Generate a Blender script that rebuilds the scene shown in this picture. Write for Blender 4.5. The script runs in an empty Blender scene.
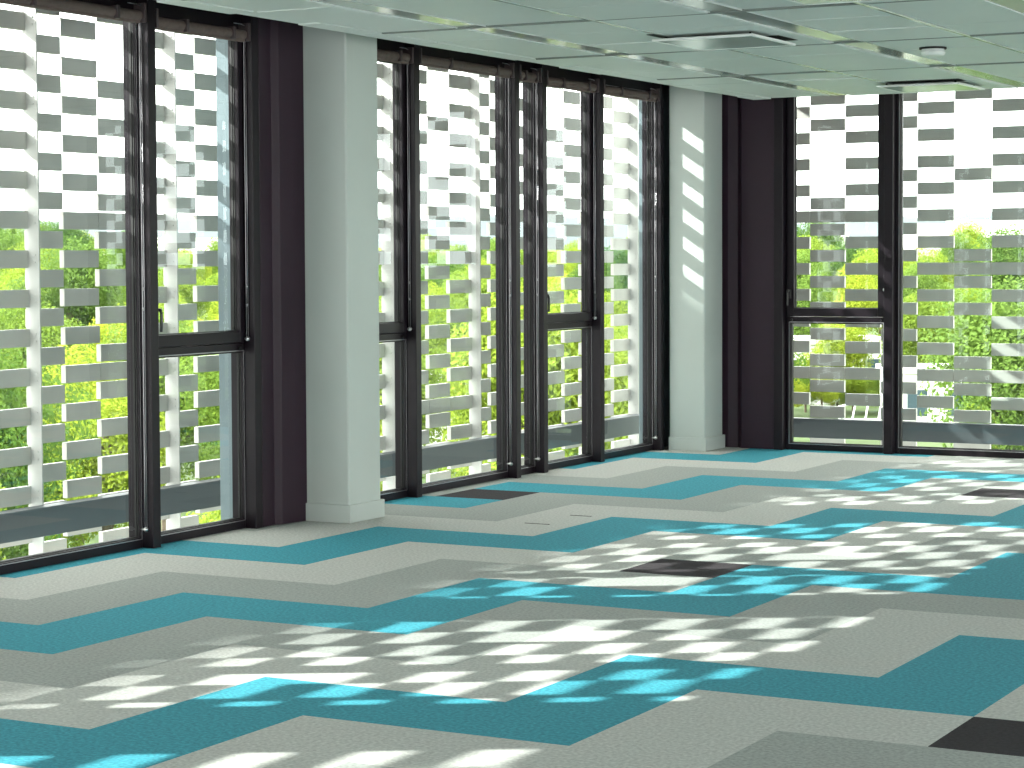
import bpy, bmesh, math, random
from mathutils import Vector, Matrix, noise
random.seed(7)
S = bpy.context.scene
COL = S.collection
PI = math.pi

# ---------------------------------------------------------------- materials
def new_mat(name):
    m = bpy.data.materials.new(name); m.use_nodes = True
    nt = m.node_tree; nt.nodes.clear()
    out = nt.nodes.new('ShaderNodeOutputMaterial')
    return m, nt, out

def pbsdf(name, col, rough=.5, metal=0., var=.0, vscale=20., bump=0., bscale=200., spec=.5, sheen=0.):
    m, nt, out = new_mat(name)
    b = nt.nodes.new('ShaderNodeBsdfPrincipled')
    b.inputs['Roughness'].default_value = rough
    b.inputs['Metallic'].default_value = metal
    b.inputs['Specular IOR Level'].default_value = spec
    b.inputs['Base Color'].default_value = (*col, 1)
    tc = nt.nodes.new('ShaderNodeTexCoord')
    if var > 0:
        n = nt.nodes.new('ShaderNodeTexNoise'); n.inputs['Scale'].default_value = vscale
        n.inputs['Detail'].default_value = 4
        nt.links.new(tc.outputs['Object'], n.inputs['Vector'])
        r = nt.nodes.new('ShaderNodeMapRange')
        r.inputs['From Min'].default_value = .3; r.inputs['From Max'].default_value = .7
        r.inputs['To Min'].default_value = 1 - var; r.inputs['To Max'].default_value = 1 + var
        nt.links.new(n.outputs['Fac'], r.inputs['Value'])
        mx = nt.nodes.new('ShaderNodeVectorMath'); mx.operation = 'SCALE'
        mx.inputs[0].default_value = col
        nt.links.new(r.outputs[0], mx.inputs['Scale'])
        nt.links.new(mx.outputs[0], b.inputs['Base Color'])
    if bump > 0:
        n2 = nt.nodes.new('ShaderNodeTexNoise'); n2.inputs['Scale'].default_value = bscale
        nt.links.new(tc.outputs['Object'], n2.inputs['Vector'])
        bp = nt.nodes.new('ShaderNodeBump'); bp.inputs['Strength'].default_value = bump
        bp.inputs['Distance'].default_value = .01
        nt.links.new(n2.outputs['Fac'], bp.inputs['Height'])
        nt.links.new(bp.outputs[0], b.inputs['Normal'])
    if sheen > 0:
        b.inputs['Sheen Weight'].default_value = sheen; b.inputs['Sheen Roughness'].default_value = .5
    nt.links.new(b.outputs[0], out.inputs['Surface'])
    return m

def glass_mat(name, tint):
    m, nt, out = new_mat(name)
    t = nt.nodes.new('ShaderNodeBsdfTransparent'); t.inputs[0].default_value = (*tint, 1)
    g = nt.nodes.new('ShaderNodeBsdfGlossy'); g.inputs['Roughness'].default_value = 0.0
    g.inputs[0].default_value = (.92, .97, 1, 1)
    f = nt.nodes.new('ShaderNodeFresnel'); f.inputs['IOR'].default_value = 1.5
    ge = nt.nodes.new('ShaderNodeNewGeometry')
    inv = nt.nodes.new('ShaderNodeMath'); inv.operation = 'SUBTRACT'; inv.inputs[0].default_value = 1
    nt.links.new(ge.outputs['Backfacing'], inv.inputs[1])
    mu = nt.nodes.new('ShaderNodeMath'); mu.operation = 'MULTIPLY'
    nt.links.new(f.outputs[0], mu.inputs[0]); nt.links.new(inv.outputs[0], mu.inputs[1])
    mu2 = nt.nodes.new('ShaderNodeMath'); mu2.operation = 'MULTIPLY'; mu2.inputs[1].default_value = 1.0
    nt.links.new(mu.outputs[0], mu2.inputs[0])
    mx = nt.nodes.new('ShaderNodeMixShader')
    nt.links.new(mu2.outputs[0], mx.inputs[0]); nt.links.new(t.outputs[0], mx.inputs[1]); nt.links.new(g.outputs[0], mx.inputs[2])
    nt.links.new(mx.outputs[0], out.inputs['Surface'])
    return m

def leaf_mat(name, c1, c2):
    m, nt, out = new_mat(name)
    tc = nt.nodes.new('ShaderNodeTexCoord')
    oi = nt.nodes.new('ShaderNodeObjectInfo')
    n = nt.nodes.new('ShaderNodeTexNoise'); n.inputs['Scale'].default_value = 1.1
    nt.links.new(tc.outputs['Object'], n.inputs['Vector'])
    ad = nt.nodes.new('ShaderNodeMath'); ad.operation = 'MULTIPLY_ADD'
    nt.links.new(oi.outputs['Random'], ad.inputs[0]); ad.inputs[1].default_value = .9; 
    sub = nt.nodes.new('ShaderNodeMath'); sub.operation = 'SUBTRACT'; sub.inputs[1].default_value = .45
    nt.links.new(n.outputs['Fac'], sub.inputs[0]); nt.links.new(sub.outputs[0], ad.inputs[2])
    mixc = nt.nodes.new('ShaderNodeMix'); mixc.data_type = 'RGBA'; mixc.clamp_factor = True
    mixc.inputs['A'].default_value = (*c1, 1); mixc.inputs['B'].default_value = (*c2, 1)
    nt.links.new(ad.outputs[0], mixc.inputs['Factor'])
    d = nt.nodes.new('ShaderNodeBsdfDiffuse'); tr = nt.nodes.new('ShaderNodeBsdfTranslucent')
    nt.links.new(mixc.outputs['Result'], d.inputs[0]); nt.links.new(mixc.outputs['Result'], tr.inputs[0])
    mx = nt.nodes.new('ShaderNodeMixShader'); mx.inputs[0].default_value = .4
    nt.links.new(d.outputs[0], mx.inputs[1]); nt.links.new(tr.outputs[0], mx.inputs[2])
    nt.links.new(mx.outputs[0], out.inputs['Surface'])
    return m

M = {}
M['blue'] = pbsdf('carpet_turquoise', (.042, .305, .385), .95, var=.30, vscale=70, bump=.12, bscale=220, spec=.1, sheen=.03)
M['light'] = pbsdf('carpet_light_grey', (.50, .505, .47), .95, var=.22, vscale=70, bump=.12, bscale=220, spec=.1, sheen=.08)
M['mid'] = pbsdf('carpet_mid_grey', (.325, .345, .32), .95, var=.22, vscale=70, bump=.12, bscale=220, spec=.1, sheen=.08)
M['dark'] = pbsdf('carpet_charcoal', (.045, .040, .044), .95, var=.2, vscale=70, bump=.12, bscale=220, spec=.1)
M['seam'] = pbsdf('carpet_seam', (.12, .12, .11), .9)
M['frame'] = pbsdf('anthracite_aluminium', (.0095, .006, .0095), .36, metal=.0, var=.08, vscale=6, spec=.24)
M['panel'] = pbsdf('aubergine_sheet', (.026, .012, .022), .42, var=.1, vscale=3, spec=.28)
M['silver'] = pbsdf('silver_aluminium', (.62, .62, .63), .3, metal=1.)
M['bead'] = pbsdf('brushed_bead', (.42, .41, .43), .35, metal=.9)
M['gasket'] = pbsdf('black_rubber', (.008, .008, .008), .6)
M['handle'] = pbsdf('black_handle', (.012, .012, .012), .3)
M['blind'] = pbsdf('taupe_blind_fabric', (.115, .085, .075), .8, var=.15, vscale=30)
M['bracket'] = pbsdf('brown_plastic', (.06, .042, .045), .5)
M['chain'] = pbsdf('steel_bead_chain', (.38, .37, .39), .3, metal=.8)
M['column'] = pbsdf('white_paint', (.49, .54, .505), .5, var=.03, vscale=2, bump=.03, bscale=60)
M['skirt'] = pbsdf('skirting_paint', (.49, .54, .51), .4)
M['ceil'] = pbsdf('ceiling_tile', (.62, .66, .65), .5, var=.03, vscale=1.5, spec=.4)
M['groove'] = pbsdf('ceiling_groove', (.17, .19, .18), .6)
M['gloss'] = pbsdf('gloss_channel_cover', (.42, .46, .43), .14, spec=.9)
M['black'] = pbsdf('black_void', (.006, .006, .006), .8)
M['white_gloss'] = pbsdf('white_enamel', (.55, .62, .58), .16, spec=.7)
M['white'] = pbsdf('white_plastic', (.75, .77, .75), .4)
M['brick'] = pbsdf('grey_ceramic_block', (.45, .44, .405), .55, var=.10, vscale=3, bump=.05, bscale=80)
M['post'] = pbsdf('galvanised_post', (.46, .46, .44), .5, var=.06, vscale=5)
M['beam'] = pbsdf('grey_steel_channel', (.060, .070, .080), .45, var=.08, vscale=2)
M['fin'] = pbsdf('blue_grey_cladding', (.15, .20, .22), .4, var=.06, vscale=2)
M['concrete'] = pbsdf('concrete', (.42, .42, .40), .8, var=.1, vscale=3)
M['wall'] = pbsdf('white_wall', (.68, .72, .70), .7, var=.02, vscale=2)
M['glass'] = glass_mat('window_glass', (.955, .98, .97))
M['ground'] = pbsdf('meadow', (.05, .085, .015), .95, var=.4, vscale=.03)
M['road'] = pbsdf('pale_paving', (.62, .60, .56), .9, var=.1, vscale=.2)
M['hill'] = pbsdf('haze_tinted_hill', (.046, .066, .070), .95, var=.25, vscale=.01)  # blue-green of distance haze is painted into the hill colour
M['bwhite'] = pbsdf('white_render', (.80, .79, .76), .7, var=.05, vscale=.3)
M['broof'] = pbsdf('pale_roof', (.55, .50, .46), .7)
M['bglass'] = pbsdf('dark_window', (.05, .08, .10), .15)
M['orange'] = pbsdf('terracotta_roof', (.55, .18, .10), .7)
M['bark'] = pbsdf('bark', (.10, .075, .05), .9, var=.3, vscale=3)
M['leafA'] = leaf_mat('leaf_green', (.08, .155, .03), (.25, .33, .045))
M['leafB'] = leaf_mat('leaf_dark', (.05, .11, .035), (.17, .26, .05))
M['leafC'] = leaf_mat('leaf_yellow', (.17, .26, .035), (.34, .39, .045))

# ---------------------------------------------------------------- helpers
def box(bm, x0, x1, y0, y1, z0, z1, mi=0):
    vs = [bm.verts.new(p) for p in ((x0,y0,z0),(x1,y0,z0),(x1,y1,z0),(x0,y1,z0),(x0,y0,z1),(x1,y0,z1),(x1,y1,z1),(x0,y1,z1))]
    for f in ((3,2,1,0),(4,5,6,7),(0,1,5,4),(1,2,6,5),(2,3,7,6),(3,0,4,7)):
        fc = bm.faces.new([vs[i] for i in f]); fc.material_index = mi

def prism(bm, pts, z0, z1, mi=0):
    lo = [bm.verts.new((x, y, z0)) for x, y in pts]; hi = [bm.verts.new((x, y, z1)) for x, y in pts]
    n = len(pts)
    bm.faces.new(lo[::-1]); bm.faces.new(hi)
    for i in range(n):
        bm.faces.new((lo[i], lo[(i+1) % n], hi[(i+1) % n], hi[i]))

def tube(bm, pts, r, n=8, closed=False):
    rings = []
    P = [Vector(p) for p in pts]
    for i, p in enumerate(P):
        if closed: d = P[(i+1) % len(P)] - P[i-1]
        else: d = P[min(i+1, len(P)-1)] - P[max(i-1, 0)]
        d.normalize()
        a = d.orthogonal() if i == 0 else (rings_a - d * rings_a.dot(d))
        a.normalize(); rings_a = a; b = d.cross(a)
        rings.append([bm.verts.new(p + (a*math.cos(2*PI*k/n) + b*math.sin(2*PI*k/n)) * r) for k in range(n)])
    L = len(rings)
    for i in range(L if closed else L-1):
        A, B = rings[i], rings[(i+1) % L]
        for k in range(n):
            bm.faces.new((A[k], A[(k+1) % n], B[(k+1) % n], B[k]))
    if not closed:
        bm.faces.new(rings[0][::-1]); bm.faces.new(rings[-1])

def ball(bm, c, r, seg=10):
    bmesh.ops.create_uvsphere(bm, u_segments=seg, v_segments=max(6, seg-2), radius=r, matrix=Matrix.Translation(c))

def obj(name, bm, mats, parent=None, bevel=0., smooth=False, loc=None):
    me = bpy.data.meshes.new(name)
    bmesh.ops.recalc_face_normals(bm, faces=bm.faces)
    bm.to_mesh(me); bm.free()
    for m in (mats if isinstance(mats, (list, tuple)) else [mats]): me.materials.append(m)
    if smooth:
        for p in me.polygons: p.use_smooth = True
    o = bpy.data.objects.new(name, me); COL.objects.link(o)
    if bevel > 0:
        b = o.modifiers.new('bevel', 'BEVEL'); b.width = bevel; b.segments = 2; b.limit_method = 'ANGLE'
    if parent is not None:
        o.parent = parent
        o.matrix_parent_inverse = Matrix.Translation(-parent.location)
    return o

def tag(o, label=None, cat=None, group=None, kind=None):
    if label: o['label'] = label
    if cat: o['category'] = cat
    if group: o['group'] = group
    if kind: o['kind'] = kind
    return o

def empty(name, loc, label, cat, group=None, kind=None):
    o = bpy.data.objects.new(name, None); COL.objects.link(o)
    o.location = loc; o.empty_display_size = .1
    return tag(o, label, cat, group, kind)

def one(name, mat, *b, parent=None, bevel=0.):
    bm = bmesh.new()
    for q in b: box(bm, *q)
    return obj(name, bm, mat, parent, bevel)

# ---------------------------------------------------------------- measures (metres)
XG, YG = -7.165, 16.205            # glass planes of the left and the far facade
HC = 2.757                       # suspended ceiling
HT = 3.05                        # window head
XR, YB = 7.0, -4.0               # walls out of the picture

# ---------------------------------------------------------------- floor: carpet tiles 0.5 m
DARK = {(13, -4), (19, -9), (24, -14), (27, -8)}
def edge(n, j): return 2 * ((j - n) // 2) + 28 - n
def tone(i, j):
    if (i, j) in DARK: return 3
    n = -60
    while edge(n + 1, j) > i: n += 1
    return (0, 2, 1, 0, 1, 2)[n % 6]
bm = bmesh.new()
for j in range(-15, 14):
    for i in range(-8, 33):
        x0, x1, y0, y1 = j*.5, j*.5+.5, i*.5, i*.5+.5
        x0 = max(x0, -7.27); x1 = min(x1, XR); y0 = max(y0, YB); y1 = min(y1, 16.29)
        if x1 <= x0 or y1 <= y0: continue
        vs = [bm.verts.new(p) for p in ((x0,y0,0),(x1,y0,0),(x1,y1,0),(x0,y1,0))]
        bm.faces.new(vs).material_index = tone(i, j)
        x = 0
box(bm, -7.27, XR, YB, 16.29, -.35, -.004, 4)
fl = obj('floor', bm, [M['blue'], M['light'], M['mid'], M['dark'], M['concrete']])
tag(fl, 'carpet tile floor with turquoise and grey zigzag bands', 'floor', kind='structure')
bm = bmesh.new()
box(bm, -5.815, -5.655, 10.995, 11.003, 0, .0025); box(bm, -5.75, -5.61, 11.45, 11.457, 0, .0025)
s_ = obj('carpet_seam', bm, M['seam'], fl)

# ---------------------------------------------------------------- ceiling
CX0, CY1 = -6.37, 15.86
strips = [-5.65, -4.19, -2.85, -1.42, .02, 1.46, 2.9, 4.3, 5.8]
SW = .09
joints = [-4.93, -3.485, -2.05, -.7, .74, 2.18, 3.6, 5.05, 6.4]
xcuts = sorted([(s-SW, s+SW) for s in strips])
edges_x = [CX0 + .16]
for a, b in xcuts: edges_x += [a, b]
segs = [(CX0, CX0+.16)]
cur = CX0 + .16
for s in sorted([('s', s) for s in strips] + [('j', j) for j in joints], key=lambda t: t[1]):
    if s[0] == 's': segs.append((cur, s[1]-SW)); cur = s[1]+SW
    else: segs.append((cur, s[1])); cur = s[1]
segs.append((cur, XR))
ys = [YB] + [10.12 + .6*k for k in range(-23, 10) if YB < 10.12+.6*k < CY1-.05] + [CY1]
CASS = [(-4.695, 11.26), (-4.70, 15.06), (-3.35, 9.42)]
bm = bmesh.new()
g = .005
for a, b in segs:
    for k in range(len(ys)-1):
        dz = random.uniform(-.006, .004)
        box(bm, a+g, b-g, ys[k]+g, ys[k+1]-g, HC+dz, HC+.018)
box(bm, CX0+.004, XR, YB, CY1-.004, HC+.012, HC+.06, 1)
box(bm, CX0, CX0+.03, YB, CY1, HC+.02, HC+.12); box(bm, CX0, XR, CY1-.03, CY1, HC+.02, HC+.12)
for j_ in joints: box(bm, j_-.011, j_+.011, YB, CY1-.04, HC-.0075, HC+.014, 2)
for y_ in ys[:-1]:
    if abs(((y_-10.12)/1.8) - round((y_-10.12)/1.8)) < .01 and y_ < 15: box(bm, CX0+.16, XR, y_-.013, y_+.013, HC-.0065, HC+.014, 1)
ce = obj('ceiling', bm, [M['ceil'], M['groove'], M['gloss']], bevel=.004)
tag(ce, 'pale suspended ceiling of square tiles ending short of the windows', 'ceiling', kind='structure')
one_ = one('soffit', M['panel'], (-7.27, XR, YB, 16.295, HT, HT+6.), parent=ce)
place = {0: 'linear ceiling channel nearest the left window wall, glossy metal', 1: 'second glossy linear ceiling channel from the left windows, passing the hung ceiling panels',
         2: 'third glossy linear ceiling channel, cut by the top right picture corner'}
for k, s in enumerate(strips[:4]):
    y1 = CY1 - .02
    e = empty('linear_ceiling_channel', (s, 5, HC+.004), place.get(k, 'fourth glossy linear ceiling channel from the left windows'), 'ceiling channel', group='linear channels in the ceiling')
    bm = bmesh.new(); box(bm, s-SW+.006, s+SW-.006, YB+.02, y1, HC+.003, HC+.012)
    obj('glossy_insert', bm, M['gloss'], e)
    bm = bmesh.new()
    box(bm, s-SW, s-SW+.006, YB+.02, y1, HC-.002, HC+.012); box(bm, s+SW-.006, s+SW, YB+.02, y1, HC-.002, HC+.012)
    obj('side_trim', bm, M['ceil'], e)

clab = ['square panel hung under a dark ceiling opening, left of the smoke detector', 'square hung ceiling panel closest to the far windows', 'square hung ceiling panel cut off by the top picture edge']
for (cx, cy), lb in zip(CASS, clab):
    e = empty('ceiling_panel_unit', (cx, cy, HC), lb, 'ceiling unit', group='hung square ceiling panels')
    bm = bmesh.new(); box(bm, cx-.31, cx+.31, cy-.33, cy+.37, HC-.004, HC-.001)
    obj('painted_gap_shade', bm, M['black'], e)  # black sheet stands in for the shade in the gap above the panel
    bm = bmesh.new()
    a, b, c, d = cx-.30, cx+.30, cy-.28, cy+.36
    for q in ((a, b, c, c+.02), (a, b, d-.02, d), (a, a+.02, c+.02, d-.02), (b-.02, b, c+.02, d-.02)):
        box(bm, q[0], q[1], q[2], q[3], HC-.036, HC-.022)
    obj('panel_rim', bm, M['white'], e, bevel=.002)
    bm = bmesh.new(); box(bm, a+.02, b-.02, c+.02, d-.02, HC-.034, HC-.024)
    obj('panel_face', bm, M['white_gloss'], e)
    for dx in (-.25, .25):
        for dy in (-.2, .24):
            bm = bmesh.new(); tube(bm, [(cx+dx, cy+dy, HC-.026), (cx+dx, cy+dy, HC-.002)], .008)
            obj('hanger', bm, M['black'], e)

e = empty('smoke_detector', (-3.86, 12.46, HC), 'small round smoke detector on the ceiling tiles', 'smoke detector')
bm = bmesh.new()
bmesh.ops.create_cone(bm, cap_ends=True, segments=32, radius1=.08, radius2=.08, depth=.014, matrix=Matrix.Translation((-3.86, 12.46, HC-.0065)))
obj('base', bm, M['black'], e)
bm = bmesh.new()
bmesh.ops.create_cone(bm, cap_ends=True, segments=32, radius1=.066, radius2=.066, depth=.02, matrix=Matrix.Translation((-3.86, 12.46, HC-.022)))
obj('vent_ring', bm, M['ceil'], e)
bm = bmesh.new()
bmesh.ops.create_cone(bm, cap_ends=True, segments=32, radius1=.062, radius2=.075, depth=.02, matrix=Matrix.Translation((-3.86, 12.46, HC-.041)))
obj('sensor_cap', bm, M['white'], e, bevel=.003)

# ---------------------------------------------------------------- window builders
# local frame: (u along the wall, w = distance towards the room from the glass, z); map to the world
def mapL(u, w, z): return (XG + w, u, z)
def mapF(u, w, z): return (u, YG - w, z)
def wbox(bm, mp, u0, u1, w0, w1, z0, z1):
    a = mp(u0, w0, z0); b = mp(u1, w1, z1)
    box(bm, min(a[0],b[0]), max(a[0],b[0]), min(a[1],b[1]), max(a[1],b[1]), min(a[2],b[2]), max(a[2],b[2]))
def wtube(bm, mp, pts, r, n=8): tube(bm, [mp(*q) for q in pts], r, n)

def ring(mp, u0, u1, z0, z1, w0, w1, s, sb=None, stp=None):
    bm = bmesh.new(); sb = sb or s; stp = stp or s
    wbox(bm, mp, u0, u0+s, w0, w1, z0, z1); wbox(bm, mp, u1-s, u1, w0, w1, z0, z1)
    wbox(bm, mp, u0+s, u1-s, w0, w1, z0, z0+sb); wbox(bm, mp, u0+s, u1-s, w0, w1, z1-stp, z1)
    return bm

def glazing(mp, u0, u1, z0, z1, parent):
    bm = bmesh.new(); wbox(bm, mp, u0-.008, u1+.008, -.012, .012, z0-.008, z1+.008)
    gl = obj('glass_pane', bm, M['glass'], parent)
    obj('spacer_bar', ring(mp, u0+.001, u1-.001, z0+.001, z1-.001, -.007, .007, .004), M['gasket'], gl)
    obj('gasket', ring(mp, u0-.001, u1+.001, z0-.001, z1+.001, .012, .018, .004), M['gasket'], parent)
    obj('glazing_bead', ring(mp, u0-.010, u1+.010, z0-.010, z1+.010, .016, .0345, .005), M['bead'], parent)

def window(n, mp, u0, u1, operable, label, mull=None, mdepth=.105, handle_side=0):
    """u0..u1 is the opening between mullions; mull = (a, b) range of the mullion at its far end"""
    e = empty('window_%d' % n, mp((u0+u1)/2, 0, 0), label, 'window', kind='structure')
    f = .014 if mp is mapL else .034
    sw = .044 if mp is mapL else .062
    ft, fb = (2.822 if mp is mapL else 2.86), .055
    obj('frame', ring(mp, u0, u1, 0, HT, -.05, .032, f, sb=fb, stp=HT-ft), M['frame'], e, bevel=.003)
    if mull:
        bm = bmesh.new(); wbox(bm, mp, mull[0], mull[1], -.05, mdepth, 0, HT)
        obj('mullion', bm, M['frame'], e, bevel=.003)
    if not operable:
        glazing(mp, u0+f, u1-f, fb, ft, e)
    else:
        bm = bmesh.new(); wbox(bm, mp, u0+f, u1-f, -.05, .032, 1.005, 1.055)
        obj('transom', bm, M['frame'], e, bevel=.003)
        glazing(mp, u0+f, u1-f, fb, 1.005, e)
        s = obj('sash', ring(mp, u0+.008, u1-.008, 1.058, ft-.01, -.02, .044, sw, sb=.066), M['frame'], e, bevel=.004)
        glazing(mp, u0+.008+sw, u1-.008-sw, 1.124, ft-.056, s)
        hu = u0+.035
        bm = bmesh.new()
        wbox(bm, mp, hu-.014, hu+.014, .044, .060, 1.20, 1.27)
        wtube(bm, mp, [(hu, .058, 1.262), (hu, .088, 1.262)], .009)
        wtube(bm, mp, [(hu, .088, 1.268), (hu, .096, 1.24), (hu, .096, 1.17), (hu, .093, 1.145)], .0085)
        obj('handle', bm, M['handle'], s, bevel=.002)
        for u in (u0+.05, u1-.05):
            bm = bmesh.new(); wtube(bm, mp, [(u, .031, 1.03), (u, .043, 1.03)], .009)
            obj('cover_cap', bm, M['handle'], e)
    return e

def blind(mp, u0, u1, zb, chain_end, label, chain=True, mat=None, cmat='chain'):
    """roller blind rolled up below the window head; bead chain at its far end hanging to chain_end"""
    e = empty('roller_blind', mp((u0+u1)/2, .068, zb), label, 'blind', group='rolled-up roller blinds')
    zc = zb + .034
    bm = bmesh.new(); wtube(bm, mp, [(u0+.03, .068, zc), (u1-.03, .068, zc)], .028, 20)
    obj('fabric_roll', bm, M['blind'], e, smooth=False)
    bm = bmesh.new(); wbox(bm, mp, u0+.03, u1-.03, .055, .081, zb-.006, zb+.020)
    obj('bottom_bar', bm, M['blind'], e, bevel=.004)
    for t in (.33, .82):
        bm = bmesh.new()
        u = u0 + (u1-u0)*t; wbox(bm, mp, u-.012, u+.012, .034, .105, zb-.001, zb+.068)
        obj('clip', bm, M['bracket'], e, bevel=.002)
    for a, b in ((u0+.012, u0+.028), (u1-.028, u1-.012)):
        bm = bmesh.new(); wbox(bm, mp, a, b, .033, .108, zb-.002, zb+.10)
        obj('bracket', bm, M['bracket'], e, bevel=.003)
    if chain:
        uc = u1 - .008
        bm = bmesh.new()
        p = [(uc, .056, chain_end)]
        p += [(uc, .056, z) for z in (chain_end+.3, zb-.1, zc)]
        p += [(uc, .060 - .004*math.sin(a) , zc + .04*math.sin(a) + 0*a) for a in (.4, .9)]
        p += [(uc-.01, .075, zc+.05), (uc-.05, .075, zc+.058), (uc-.12, .075, zc+.058)]
        wtube(bm, mp, p, .0028, 6)
        wtube(bm, mp, [(uc, .068, chain_end), (uc, .068, zc)], .0025, 6)
        c = obj('bead_chain', bm, M[cmat], e, smooth=True)
        for z in (1.27, 1.375):
            bm = bmesh.new(); ball(bm, mp(uc, .062, z), .009)
            obj('connector', bm, M[cmat], c, smooth=True)
        bm = bmesh.new(); ball(bm, mp(uc, .062, chain_end), .014, 12)
        wtube(bm, mp, [(uc, .030, chain_end), (uc, .062, chain_end)], .006)
        obj('tensioner', bm, M['silver'], e, smooth=True)
    return e

# left facade (windows follow the wall away from the camera)
ML = [(9.155, 9.22), (10.095, 10.16), (11.875, 11.94), (13.225, 13.29), (13.635, 13.70), (14.555, 14.62), (15.64, 15.70)]
W = 1
def lwin(u0, u1, op, lab, mull, bl=None, zb=2.765, ce=.06):
    global W
    window(W, mapL, u0, u1, op, lab, mull); W += 1
    if bl: blind(mapL, u0, u1, zb, ce, bl)
lwin(7.84, 9.155, False, 'leftmost tall fixed window pane, cut by the left picture edge', ML[0], 'rolled-up blind over the leftmost big window pane', 2.772, .10)
lwin(9.22, 10.095, True, 'tilting window with black handle left of the dark panel and white column', ML[1], 'rolled-up blind over the handled window left of the dark panel', 2.754, 1.08)
lwin(11.02, 11.875, True, 'window with a crossbar half hidden behind the white column', ML[2], 'short visible rolled-up blind just right of the near white column', 2.765, 1.08)
lwin(11.94, 13.225, False, 'tall fixed window pane in the middle of the left wall', ML[3], 'rolled-up blind over the big middle pane of the left wall', 2.770, .10)
lwin(13.29, 13.635, False, 'narrow window slit between two close mullions', ML[4], 'narrow rolled-up blind over the window slit between two mullions', 2.765, .10)
lwin(13.70, 14.555, True, 'far tilting window with black handle on the left wall', ML[5], 'rolled-up blind over the far handled window of the left wall', 2.755, 1.08)
lwin(14.62, 15.64, False, 'last tall window pane before the far white column', ML[6], 'rolled-up blind over the last pane before the far white column', 2.755, .10)
# more of the same wall out of the picture (the sun comes through it)
lwin(6.96, 7.775, False, 'window of the left wall outside the picture', (7.775, 7.84), 'rolled-up blind outside the picture', 2.78, .1)
lwin(5.13, 6.37, False, 'window of the left wall outside the picture', (5.05, 5.13), 'rolled-up blind outside the picture', 2.768, .1)
lwin(4.28, 5.05, False, 'window of the left wall outside the picture', None, 'rolled-up blind outside the picture', 2.765, .1)
lwin(2.30, 3.60, False, 'window of the left wall outside the picture', (2.23, 2.30), 'rolled-up blind outside the picture', 2.71, .1)

def folded(name, pts, back, label, parent=None):
    bm = bmesh.new(); prism(bm, pts + back, 0, HT)
    o = obj(name, bm, M['panel'], parent, bevel=.004)
    if label: tag(o, label, 'wall panel', kind='structure')
    return o
wl = folded('wall_left', [(-7.06, 10.163), (-7.075, 10.30), (-7.04, 10.33), (-7.03, 10.45), (-7.015, 10.548)], [(-7.17, 10.548), (-7.17, 10.163)], 'dark aubergine folded metal panel between the handled window and near white column')
one('wall_left_infill', M['panel'], (-7.17, -7.052, 10.89, 11.02, 0, HT), parent=wl)
one('wall_left_infill', M['panel'], (-7.17, -7.05, 6.37, 6.96, 0, HT), parent=wl)
one('wall_left_infill', M['panel'], (-7.17, -7.05, 3.60, 4.28, 0, HT), parent=wl)
one('wall_left_infill', M['panel'], (-7.17, -7.05, YB, 2.23, 0, HT), parent=wl)
# outside cladding behind the columns, seen edge-on through the panes
one('outside_cladding', M['fin'], (-7.335, -7.175, 10.13, 11.01, -.3, HT), parent=wl, bevel=.004)
one('outside_cladding', M['fin'], (-7.285, -7.175, 15.705, 16.45, -.3, HT), parent=wl, bevel=.004)

# columns
def column(x0, x1, y0, y1, label):
    bm = bmesh.new(); box(bm, x0, x1, y0, y1, 0, HT)
    c = obj('column', bm, M['column'], bevel=.012)
    tag(c, label, 'column', kind='structure')
    bm = bmesh.new(); box(bm, x0-.0, x1+.016, y0-.016, y1+.016, 0, .105)
    obj('skirting', bm, M['skirt'], c, bevel=.004)
column(-7.05, -6.725, 10.55, 10.897, 'near square white column standing before the left window wall')
column(-7.03, -6.725, 15.73, 16.095, 'far white column in the corner, striped by sunlight')

# far facade
wf = folded('wall_far', [(-6.29, 16.12), (-6.575, 16.12), (-6.62, 16.165), (-6.70, 16.15), (-6.83, 16.15)], [(-6.83, 16.27), (-6.29, 16.27)], 'dark aubergine folded metal panel between far white column and right windows')
one('corner_infill', M['panel'], (-7.17, -6.83, 16.10, 16.29, 0, HT), parent=wf)
window(W, mapF, -6.215, -5.385, True, 'far window with crossbar and lever handle beside the aubergine panel', (-5.385, -5.315), mdepth=.105); W += 1
bm = bmesh.new(); wbox(bm, mapF, -6.288, -6.216, -.05, .11, 0, HT); obj('end_mullion', bm, M['frame'], wf, bevel=.003)
window(W, mapF, -5.315, -3.97, False, 'large fixed far window at the right picture edge', (-3.97, -3.90), mdepth=.105); W += 1
window(W, mapF, -3.90, -2.55, False, 'window of the far wall outside the picture', (-2.55, -2.48), mdepth=.105); W += 1
window(W, mapF, -2.48, -1.2, False, 'window of the far wall outside the picture', (-1.2, -1.13), mdepth=.105); W += 1
blind(mapF, -6.215, -5.385, 2.83, 1.27, 'rolled-up blind with a black cord at the handled far window', cmat='handle')
blind(mapF, -5.315, -3.97, 2.83, .06, 'rolled-up blind above the large far window at right', chain=False)
one('wall_far_infill', M['wall'], (-1.13, XR, 16.15, 16.29, 0, HT), parent=wf)

# walls out of the picture: window bays on the right, a solid rear wall with openings
bm = bmesh.new()
for y in (-4, 1, 6, 11, 16.0): box(bm, XR, XR+.25, y, y+.29, 0, HT)
box(bm, XR, XR+.25, YB, 16.29, HC-.1, HT+.001)
tag(obj('wall_right', bm, M['wall']), 'white piers of the open window side outside the picture', 'wall', kind='structure')
bm = bmesh.new()
for x in (-7.2, -3.8, -.3, 3.2, 6.7): box(bm, x, x+.3, YB-.25, YB, 0, HT)
box(bm, -7.2, XR, YB-.25, YB, HC-.1, HT+.001)
tag(obj('wall_rear', bm, M['wall']), 'white piers of the rear window side outside the picture', 'wall', kind='structure')

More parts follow.
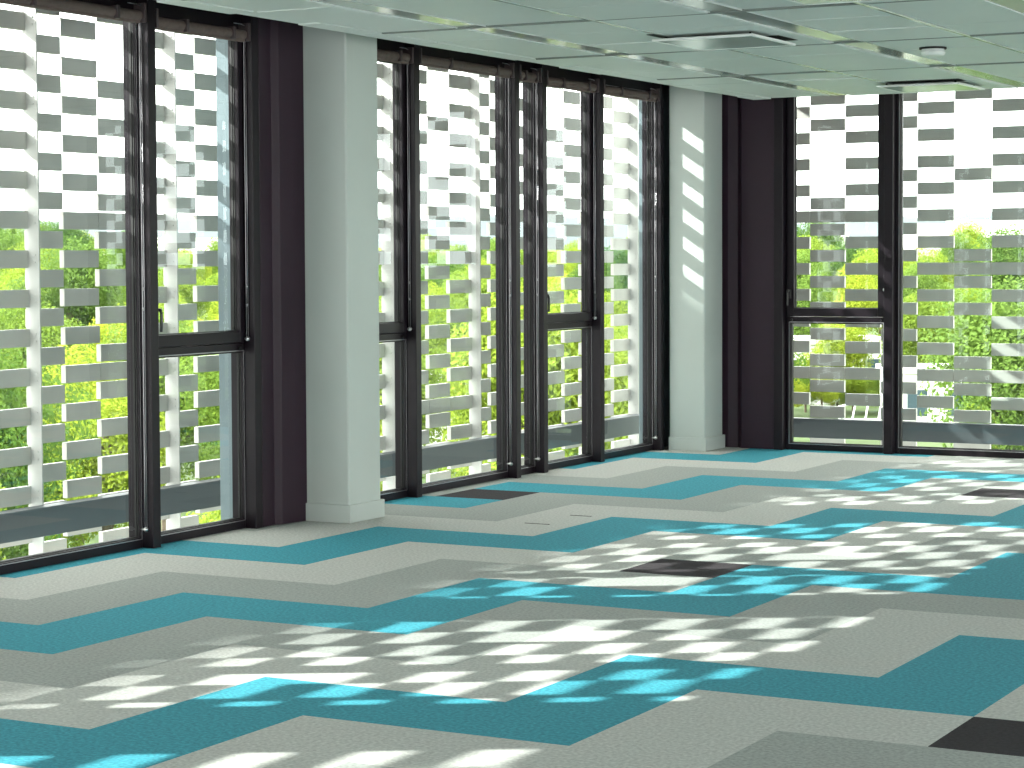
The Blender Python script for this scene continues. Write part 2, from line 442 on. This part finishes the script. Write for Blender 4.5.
# ---------------------------------------------------------------- block screens outside
PZ, RH, BH = .1068, .1068, .0965
def row_z(r): return -.0085 + PZ * r
def has_brick(k, r, seed, missing, extra, rng):
    if (k, r) in extra: return True
    if (k, r) in missing: return False
    return (k + r) % 2 == 1
# left screen
XS = -7.85
YK0, YP = 9.706, .3055
miss = {(0, 25), (12, 25), (12, 21), (-6, 25), (18, 25), (-12, 25), (6, 25), (20, 21), (-9, 22), (-15, 24), (-18, 21)}
extra = {(0, 16), (0, 8), (12, 4), (17, 10), (-10, 22), (-17, 20)}
POSTK = (-30, -26, -22, -19, -15, -11, -6, -2, 2, 6, 10, 14, 23)
def YK(k): return YK0 + YP*k + (.45*YP if k <= -12 else 0)   # a joint in the screen shifts the bond
rng = random.Random(3)
bm = bmesh.new()
for k in range(-33, 23):
    for r in range(-4, 42):
        if has_brick(k, r, 0, miss, extra, rng):
            dx = rng.uniform(-.003, .003)
            y0 = YK(k)
            end = .012 if k + 1 in POSTK else -.003
            box(bm, XS-.032+dx, XS+dx, y0+(.022 if k in POSTK else .003), y0+YP+end, row_z(r), row_z(r)+BH)
scr = empty('block_screen', (XS, 9, 0), 'checkerboard screen of grey blocks outside the left window wall', 'sun screen')
obj('blocks', bm, M['brick'], scr)
posts = [YK(k) + .017 for k in POSTK]
for y in posts:
    bm = bmesh.new(); box(bm, XS-.02, XS+.076, y-.005, y+.005, -.5, 4.4)
    for r in range(0, 28, 2):
        for dz in (.03, .07):
            q = (XS+.05, y-.004, row_z(r)+dz)
            tube(bm, [q, (q[0], q[1]-.006, q[2])], .005, 6)
    obj('post', bm, M['post'], scr)
bm = bmesh.new(); box(bm, XS+.078, XS+.165, .5, 16.70, .045, .200); box(bm, XS+.078, XS+.17, .5, 16.70, .196, .203)
obj('edge_beam', bm, M['beam'], scr, bevel=.004)
# far screen
YS = 16.88
XK0, XP = -5.372, .3033
missF = {(-1, 22), (-3, 22), (-3, 20), (1, 24), (1, 22), (1, 18), (1, 16), (1, 8), (3, 22), (3, 20), (5, 24), (5, 18), (-5, 22), (7, 20), (9, 22)}
extraF = {(-3, 17), (-3, 5), (1, 13), (1, 5), (5, 13), (3, 9)}
bm = bmesh.new()
for k in range(-7, 16):
    for r in range(-4, 42):
        if has_brick(k, r, 1, missF, extraF, rng):
            dy = rng.uniform(-.003, .003)
            x0 = XK0 + XP*k
            box(bm, x0+.003, x0+XP-.003, YS+dy, YS+.032+dy, row_z(r), row_z(r)+BH)
scf = empty('block_screen', (-4, YS, 0), 'checkerboard screen of grey blocks outside the far right windows', 'sun screen')
obj('blocks', bm, M['brick'], scf)
bm = bmesh.new(); box(bm, -7.5, -.8, YS-.16, YS-.075, .050, .205); box(bm, -7.5, -.8, YS-.165, YS-.075, .200, .207)
obj('edge_beam', bm, M['beam'], scf, bevel=.004)
for x in (XK0-7*XP, XK0+5*XP, XK0+9*XP):
    bm = bmesh.new(); box(bm, x-.006, x+.006, YS-.075, YS-.004, -.5, 4.4)
    obj('post', bm, M['post'], scf)

# ---------------------------------------------------------------- the world outside
GZ = -13.0
bm = bmesh.new()
N = 40
def gh(x, y):
    d = math.hypot(x, y)
    return GZ + max(0, (d-350))*.006 + 1.2*noise.noise(Vector((x*.01, y*.01, 0)))
vs = {}
for a in range(0, 61):
    th = math.radians(-75 + 150*a/60) 
    for b in range(0, 27):
        d = 18 * 1.19**b
        x, y = -math.sin(th + math.radians(30))*d, math.cos(th + math.radians(30))*d
        vs[a, b] = bm.verts.new((x, y, gh(x, y)))
for a in range(60):
    for b in range(26): bm.faces.new((vs[a, b], vs[a+1, b], vs[a+1, b+1], vs[a, b+1]))
tag(obj('ground', bm, M['ground'], smooth=True), 'green meadow ground far below the building', 'ground', kind='structure')
bm = bmesh.new(); hv = []
for a in range(0, 81):
    th = math.radians(-10 + 60*a/80); row = []
    for b, (d, hh) in enumerate(((1500, -10), (1900, .75), (2300, 1.0), (2600, .4))):
        x, y = -math.sin(th)*d, math.cos(th)*d
        h = 44 + 12*noise.noise(Vector((a*.11, 0, 3.3))) + 8*noise.noise(Vector((a*.45, b, 1.3)))
        row.append(bm.verts.new((x, y, h*hh if hh > 0 else -10)))
    hv.append(row)
for a in range(80):
    for b in range(3): bm.faces.new((hv[a][b], hv[a+1][b], hv[a+1][b+1], hv[a][b+1]))
tag(obj('hills', bm, M['hill'], smooth=True), 'distant hills on the horizon with haze painted into their colour', 'hills', kind='structure')

# white low buildings and a ramp among the trees
def at(px, py_depth):   # direction helper: picture column -> ground point at a distance
    ang = -.4945944580226987 + math.atan((px-512)/2177.3)
    return Vector((.057 + math.sin(ang)*py_depth, -.037 + math.cos(ang)*py_depth, 0)), ang
BUILT = [(*[c for c in at(862, 186)[0]][:2], 3.5), (-math.sin(math.radians(41.24))*380, math.cos(math.radians(41.24))*380, 2.4)]
def building(px, d, w, dep, h, z0, label, roof='bwhite', wins=True):
    p, ang = at(px, d); BUILT.append((p.x - math.sin(-ang)*dep/2, p.y + dep/2, max(w, dep)*.75))
    e = empty('building', (p.x, p.y, z0), label, 'building', group=None)
    bm = bmesh.new(); box(bm, -w/2, w/2, 0, dep, z0-3, z0+h)
    R = Matrix.Translation((p.x, p.y, 0)) @ Matrix.Rotation(-ang + .25, 4, 'Z')
    bm.transform(R); obj('wall', bm, M['bwhite'], e)
    bm = bmesh.new(); box(bm, -w/2-.3, w/2+.3, -.3, dep+.3, z0+h, z0+h+.5); bm.transform(R); obj('roof', bm, M[roof], e)
    if wins:
        nw = max(2, int(w/4))
        for i in range(nw):
            u = -w/2 + (i+.5)*w/nw
            bm = bmesh.new(); box(bm, u-.8, u+.8, -.08, 0, z0+h*.35, z0+h*.75); bm.transform(R); obj('window', bm, M['bglass'], e)
    return e
building(832, 214, 12, 10, 6.0, GZ, 'low white flat-roofed building seen under the crossbar of the far window')
building(938, 176, 6.5, 6, 5.2, GZ, 'small white building low behind the right window screen')
building(446, 165, 6, 8, 5.5, GZ, 'white building among trees behind the middle left pane')
building(968, 900, 44, 20, 24, -10, 'pale distant apartment block on the horizon at right', wins=False)
building(1012, 1000, 50, 20, 27, -10, 'long pale distant block at the right horizon', wins=False)
building(815, 820, 26, 16, 21, -11, 'pale distant building behind the handled far window', wins=False)
building(96, 700, 22, 16, 17, -12, 'pale distant building behind the leftmost window', wins=False)
building(200, 800, 26, 16, 20, -11, 'pale distant building behind the tilting window', wins=False)

def tree_proto(seed, hgt, rad, n, lsize):
    R = random.Random(seed)
    lobes = []
    for i in range(9):
        a = R.uniform(0, 2*PI); q = R.uniform(.15, .62)*rad
        lobes.append((Vector((math.cos(a)*q, math.sin(a)*q, hgt*R.uniform(.42, .80))), rad*R.uniform(.36, .56)))
    lobes.append((Vector((0, 0, hgt*.82)), rad*.46))
    bmc = bmesh.new()
    for i in range(n):
        c, r = R.choice(lobes)
        d = Vector((R.gauss(0, 1), R.gauss(0, 1), R.gauss(0, 1))).normalized()
        p = c + d * r * (R.random()**.35)
        nrm = (d + Vector((R.gauss(0, .6), R.gauss(0, .6), R.gauss(0, .6)+.3))).normalized()
        t = nrm.orthogonal().normalized(); t = (Matrix.Rotation(R.uniform(0, 2*PI), 3, nrm) @ t); b = nrm.cross(t)
        s = lsize*R.uniform(.6, 1.3)
        q = [p + t*s*1.0, p + b*s*.55 + nrm*s*.2, p - t*s, p - b*s*.55 + nrm*s*.15]
        bmc.faces.new([bmc.verts.new(v) for v in q])
    bmt = bmesh.new()
    tube(bmt, [(0, 0, -1), (.1, 0, hgt*.3), (0, .1, hgt*.6), (0, 0, hgt*.8)], rad*.055, 7)
    for c, r in lobes[:6]:
        tube(bmt, [(0, 0, hgt*R.uniform(.3, .5)), tuple(c*.6 + Vector((0, 0, hgt*.2))), tuple(c)], rad*.025, 5)
    return bmc, bmt
kinds = [(5, 12, 5.0, 30000, .115, 'leafA'), (9, 10.5, 4.6, 28000, .112, 'leafC'), (14, 14, 5.2, 30000, .115, 'leafB'), (21, 11, 5.4, 30000, .115, 'leafA'), (33, 9.5, 4.2, 24000, .11, 'leafC')]
TL = {'leafA': 'fresh green broadleaf tree in the woodland outside the windows', 'leafB': 'dark green broadleaf tree in the woodland outside the windows', 'leafC': 'yellow-green broadleaf tree in the woodland outside the windows'}
protos = []
for sd, h, r, n, ls, mt in kinds:
    c, t = tree_proto(sd, h, r, n, ls)
    e = empty('tree', (0, 0, 0), TL[mt], 'tree', group=TL[mt].split(' in ')[0] + 's beyond the screens')
    oc = obj('crown', c, M[mt], e); ot = obj('trunk', t, M['bark'], e)
    protos.append((e, oc, ot))
used = set()
TR = random.Random(11)
def plant(x, y, k, s):
    e0, c0, t0 = protos[k]
    if k in used:
        e = e0.copy(); COL.objects.link(e)
        for ch in (c0, t0):
            d = ch.copy(); COL.objects.link(d); d.parent = e
    else:
        e = e0; used.add(k)
    e.location = (x, y, gh(x, y) - .3); e.rotation_euler = (0, 0, TR.uniform(0, 2*PI)); e.scale = (s, s, s*TR.uniform(.95, 1.15))
grown = []
for it in range(9000):
    if len(grown) >= 270: break
    aa = TR.uniform(11., 47.)
    dist = 60 * math.exp(TR.random()**.85 * math.log(560/60))
    th = math.radians(aa); x, y = -math.sin(th)*dist, math.cos(th)*dist
    far_right = aa < 21.5
    if (26.6 < aa < 31.2 and 100 < dist < 172): continue
    if far_right and dist < 95 and TR.random() < .6: continue
    if abs(aa-19.2) < 1.0 + math.degrees(4.6/dist) and dist < 190: continue
    if 14.5 < aa < 16.8 and 150 < dist < 200: continue
    k = TR.choice([0, 0, 1, 1, 2, 3, 3, 4])
    sc = TR.uniform(.8, 1.12) * (1 + max(0, dist-150)/600)
    if dist < 75: sc *= .8
    if far_right and 95 < dist < 200: sc = TR.uniform(.46, .62)
    r = kinds[k][2] * sc
    if any((x-bx)**2 + (y-by)**2 < (r+br)**2 for bx, by, br in BUILT): continue
    if any((x-gx)**2 + (y-gy)**2 < (1.0*(r+gr))**2 for gx, gy, gr in grown): continue
    grown.append((x, y, r)); plant(x, y, k, sc)
for px_, d_, k_, s_ in ((790, 199, 1, .44), (806, 203, 0, .40), (822, 198, 4, .48), (838, 203, 3, .36), (853, 200, 1, .42), (868, 203, 0, .38), (884, 199, 3, .40), (898, 203, 1, .42), (914, 200, 0, .4)):
    q_, _ = at(px_, d_); plant(q_.x, q_.y, k_, s_)
# one dark poplar standing above the others at the left
bmc = bmesh.new(); PR = random.Random(5)
for i in range(2600):
    t = PR.random(); r = 1.9*math.sin(PI*min(1, .12+.88*t))**.7*PR.random()**.4; a_ = PR.uniform(0, 2*PI)
    p_ = Vector((math.cos(a_)*r, math.sin(a_)*r, 3 + 17.5*t)); n_ = Vector((PR.gauss(0, 1), PR.gauss(0, 1), PR.gauss(0, 1))).normalized()
    t_ = n_.orthogonal().normalized()*.3; b_ = n_.cross(t_)*.6
    bmc.faces.new([bmc.verts.new(v) for v in (p_+t_, p_+b_, p_-t_, p_-b_)])
th = math.radians(28.34 + 12.9); px_, py_ = -math.sin(th)*380, math.cos(th)*380
pe = empty('poplar', (0, 0, 0), 'dark slim poplar rising above the woodland at the far left', 'tree')
obj('crown', bmc, M['leafB'], pe)
bmt = bmesh.new(); tube(bmt, [(0, 0, -1), (0, 0, 10), (0, 0, 19)], .2, 7); obj('trunk', bmt, M['bark'], pe)
pe.location = (px_, py_, gh(px_, py_))

# paved yard with a white ramp railing, right
p, ang = at(985, 198)
bm = bmesh.new(); box(bm, -7, 7, -9, 9, GZ-1.5, GZ+1.0); bm.transform(Matrix.Translation((p.x, p.y, 0)) @ Matrix.Rotation(-ang, 4, 'Z'))
tag(obj('pavement', bm, M['road']), 'pale paved yard low behind the right window screen', 'pavement', kind='structure')
p, ang = at(862, 186)
e = empty('ramp_railing', (p.x, p.y, GZ+.6), 'white sloping ramp railing seen low behind the handled far window', 'railing')
R = Matrix.Translation((p.x, p.y, GZ+.6)) @ Matrix.Rotation(-ang, 4, 'Z')
bm = bmesh.new()
tube(bm, [(-1.9, 0, 1.2), (2.6, 0, 2.3)], .09); tube(bm, [(-1.9, 0, .1), (2.6, 0, .15)], .09)
bm.transform(R); obj('rail', bm, M['white'], e)
for i in range(5):
    u = -1.9 + i*1.1
    bm = bmesh.new(); tube(bm, [(u, 0, 0), (u+.3, 0, 1.25+.26*i)], .08); bm.transform(R); obj('baluster', bm, M['white'], e)

# unseen block added so its top edge shades the lower left windows
NX = -47.; NT = 1.98 + .572*((NX+7.85)/-.8613)
e = empty('added_shade_block', (NX-8, -17, GZ), 'tall plain block added outside the picture to shade the left windows', 'building')
bm = bmesh.new(); box(bm, NX-16, NX, -42, 3.5, GZ-1, NT); obj('wall', bm, M['bwhite'], e)
bm = bmesh.new()
for j in range(8):
    for i in range(10): box(bm, NX, NX+.05, -40+i*4.3, -38+i*4.3, GZ+2+j*4.6, GZ+4.2+j*4.6)
obj('window_grid', bm, M['bglass'], e)

# ---------------------------------------------------------------- light
sun = bpy.data.lights.new('sun', 'SUN'); sun.energy = 12.5; sun.angle = math.radians(.42); sun.color = (1, .985, .95)
so = bpy.data.objects.new('sun', sun); COL.objects.link(so)
d = Vector((.8613, .5082, -.572)).normalized()
so.rotation_euler = d.to_track_quat('-Z', 'Y').to_euler()
so.location = (-30, -10, 30)

w = bpy.data.worlds.new('world'); S.world = w; w.use_nodes = True
nt = w.node_tree; nt.nodes.clear()
out = nt.nodes.new('ShaderNodeOutputWorld'); bg = nt.nodes.new('ShaderNodeBackground')
tc = nt.nodes.new('ShaderNodeTexCoord'); sx = nt.nodes.new('ShaderNodeSeparateXYZ')
nt.links.new(tc.outputs['Generated'], sx.inputs[0])
cr = nt.nodes.new('ShaderNodeValToRGB')
cr.color_ramp.elements[0].position = 0.0; cr.color_ramp.elements[0].color = (.62, .625, .61, 1)
cr.color_ramp.elements[1].position = .45; cr.color_ramp.elements[1].color = (.98, .98, .94, 1)
nt.links.new(sx.outputs['Z'], cr.inputs[0]); nt.links.new(cr.outputs[0], bg.inputs[0])
bg.inputs[1].default_value = 7.5
nt.links.new(bg.outputs[0], out.inputs[0])

# ---------------------------------------------------------------- camera
f, yaw, pit, rol = 2174.708, .4948116, .04258399, -.00473944
cam = bpy.data.cameras.new('camera'); co = bpy.data.objects.new('camera', cam); COL.objects.link(co)
cam.sensor_fit = 'HORIZONTAL'; cam.sensor_width = 36; cam.lens = 36*f/1024
cam.shift_y = -33.3204/1024
cam.clip_end = 6000; cam.clip_start = .05
fwd = Vector((-math.sin(yaw)*math.cos(pit), math.cos(yaw)*math.cos(pit), -math.sin(pit)))
right = Vector((math.cos(yaw), math.sin(yaw), 0)); up = right.cross(fwd)
r2 = right*math.cos(rol) + up*math.sin(rol); u2 = -right*math.sin(rol) + up*math.cos(rol)
co.matrix_world = Matrix(((r2.x, u2.x, -fwd.x, .05764), (r2.y, u2.y, -fwd.y, -.03092), (r2.z, u2.z, -fwd.z, 1.52895), (0, 0, 0, 1)))
S.camera = co

S.view_settings.view_transform = 'Standard'; S.view_settings.look = 'None'
S.view_settings.gamma = 1; S.view_settings.use_curve_mapping = False
S.view_settings.exposure = 0.14
S.cycles.use_denoising = True
S.cycles.max_bounces = 10; S.cycles.diffuse_bounces = 5; S.cycles.transparent_max_bounces = 20
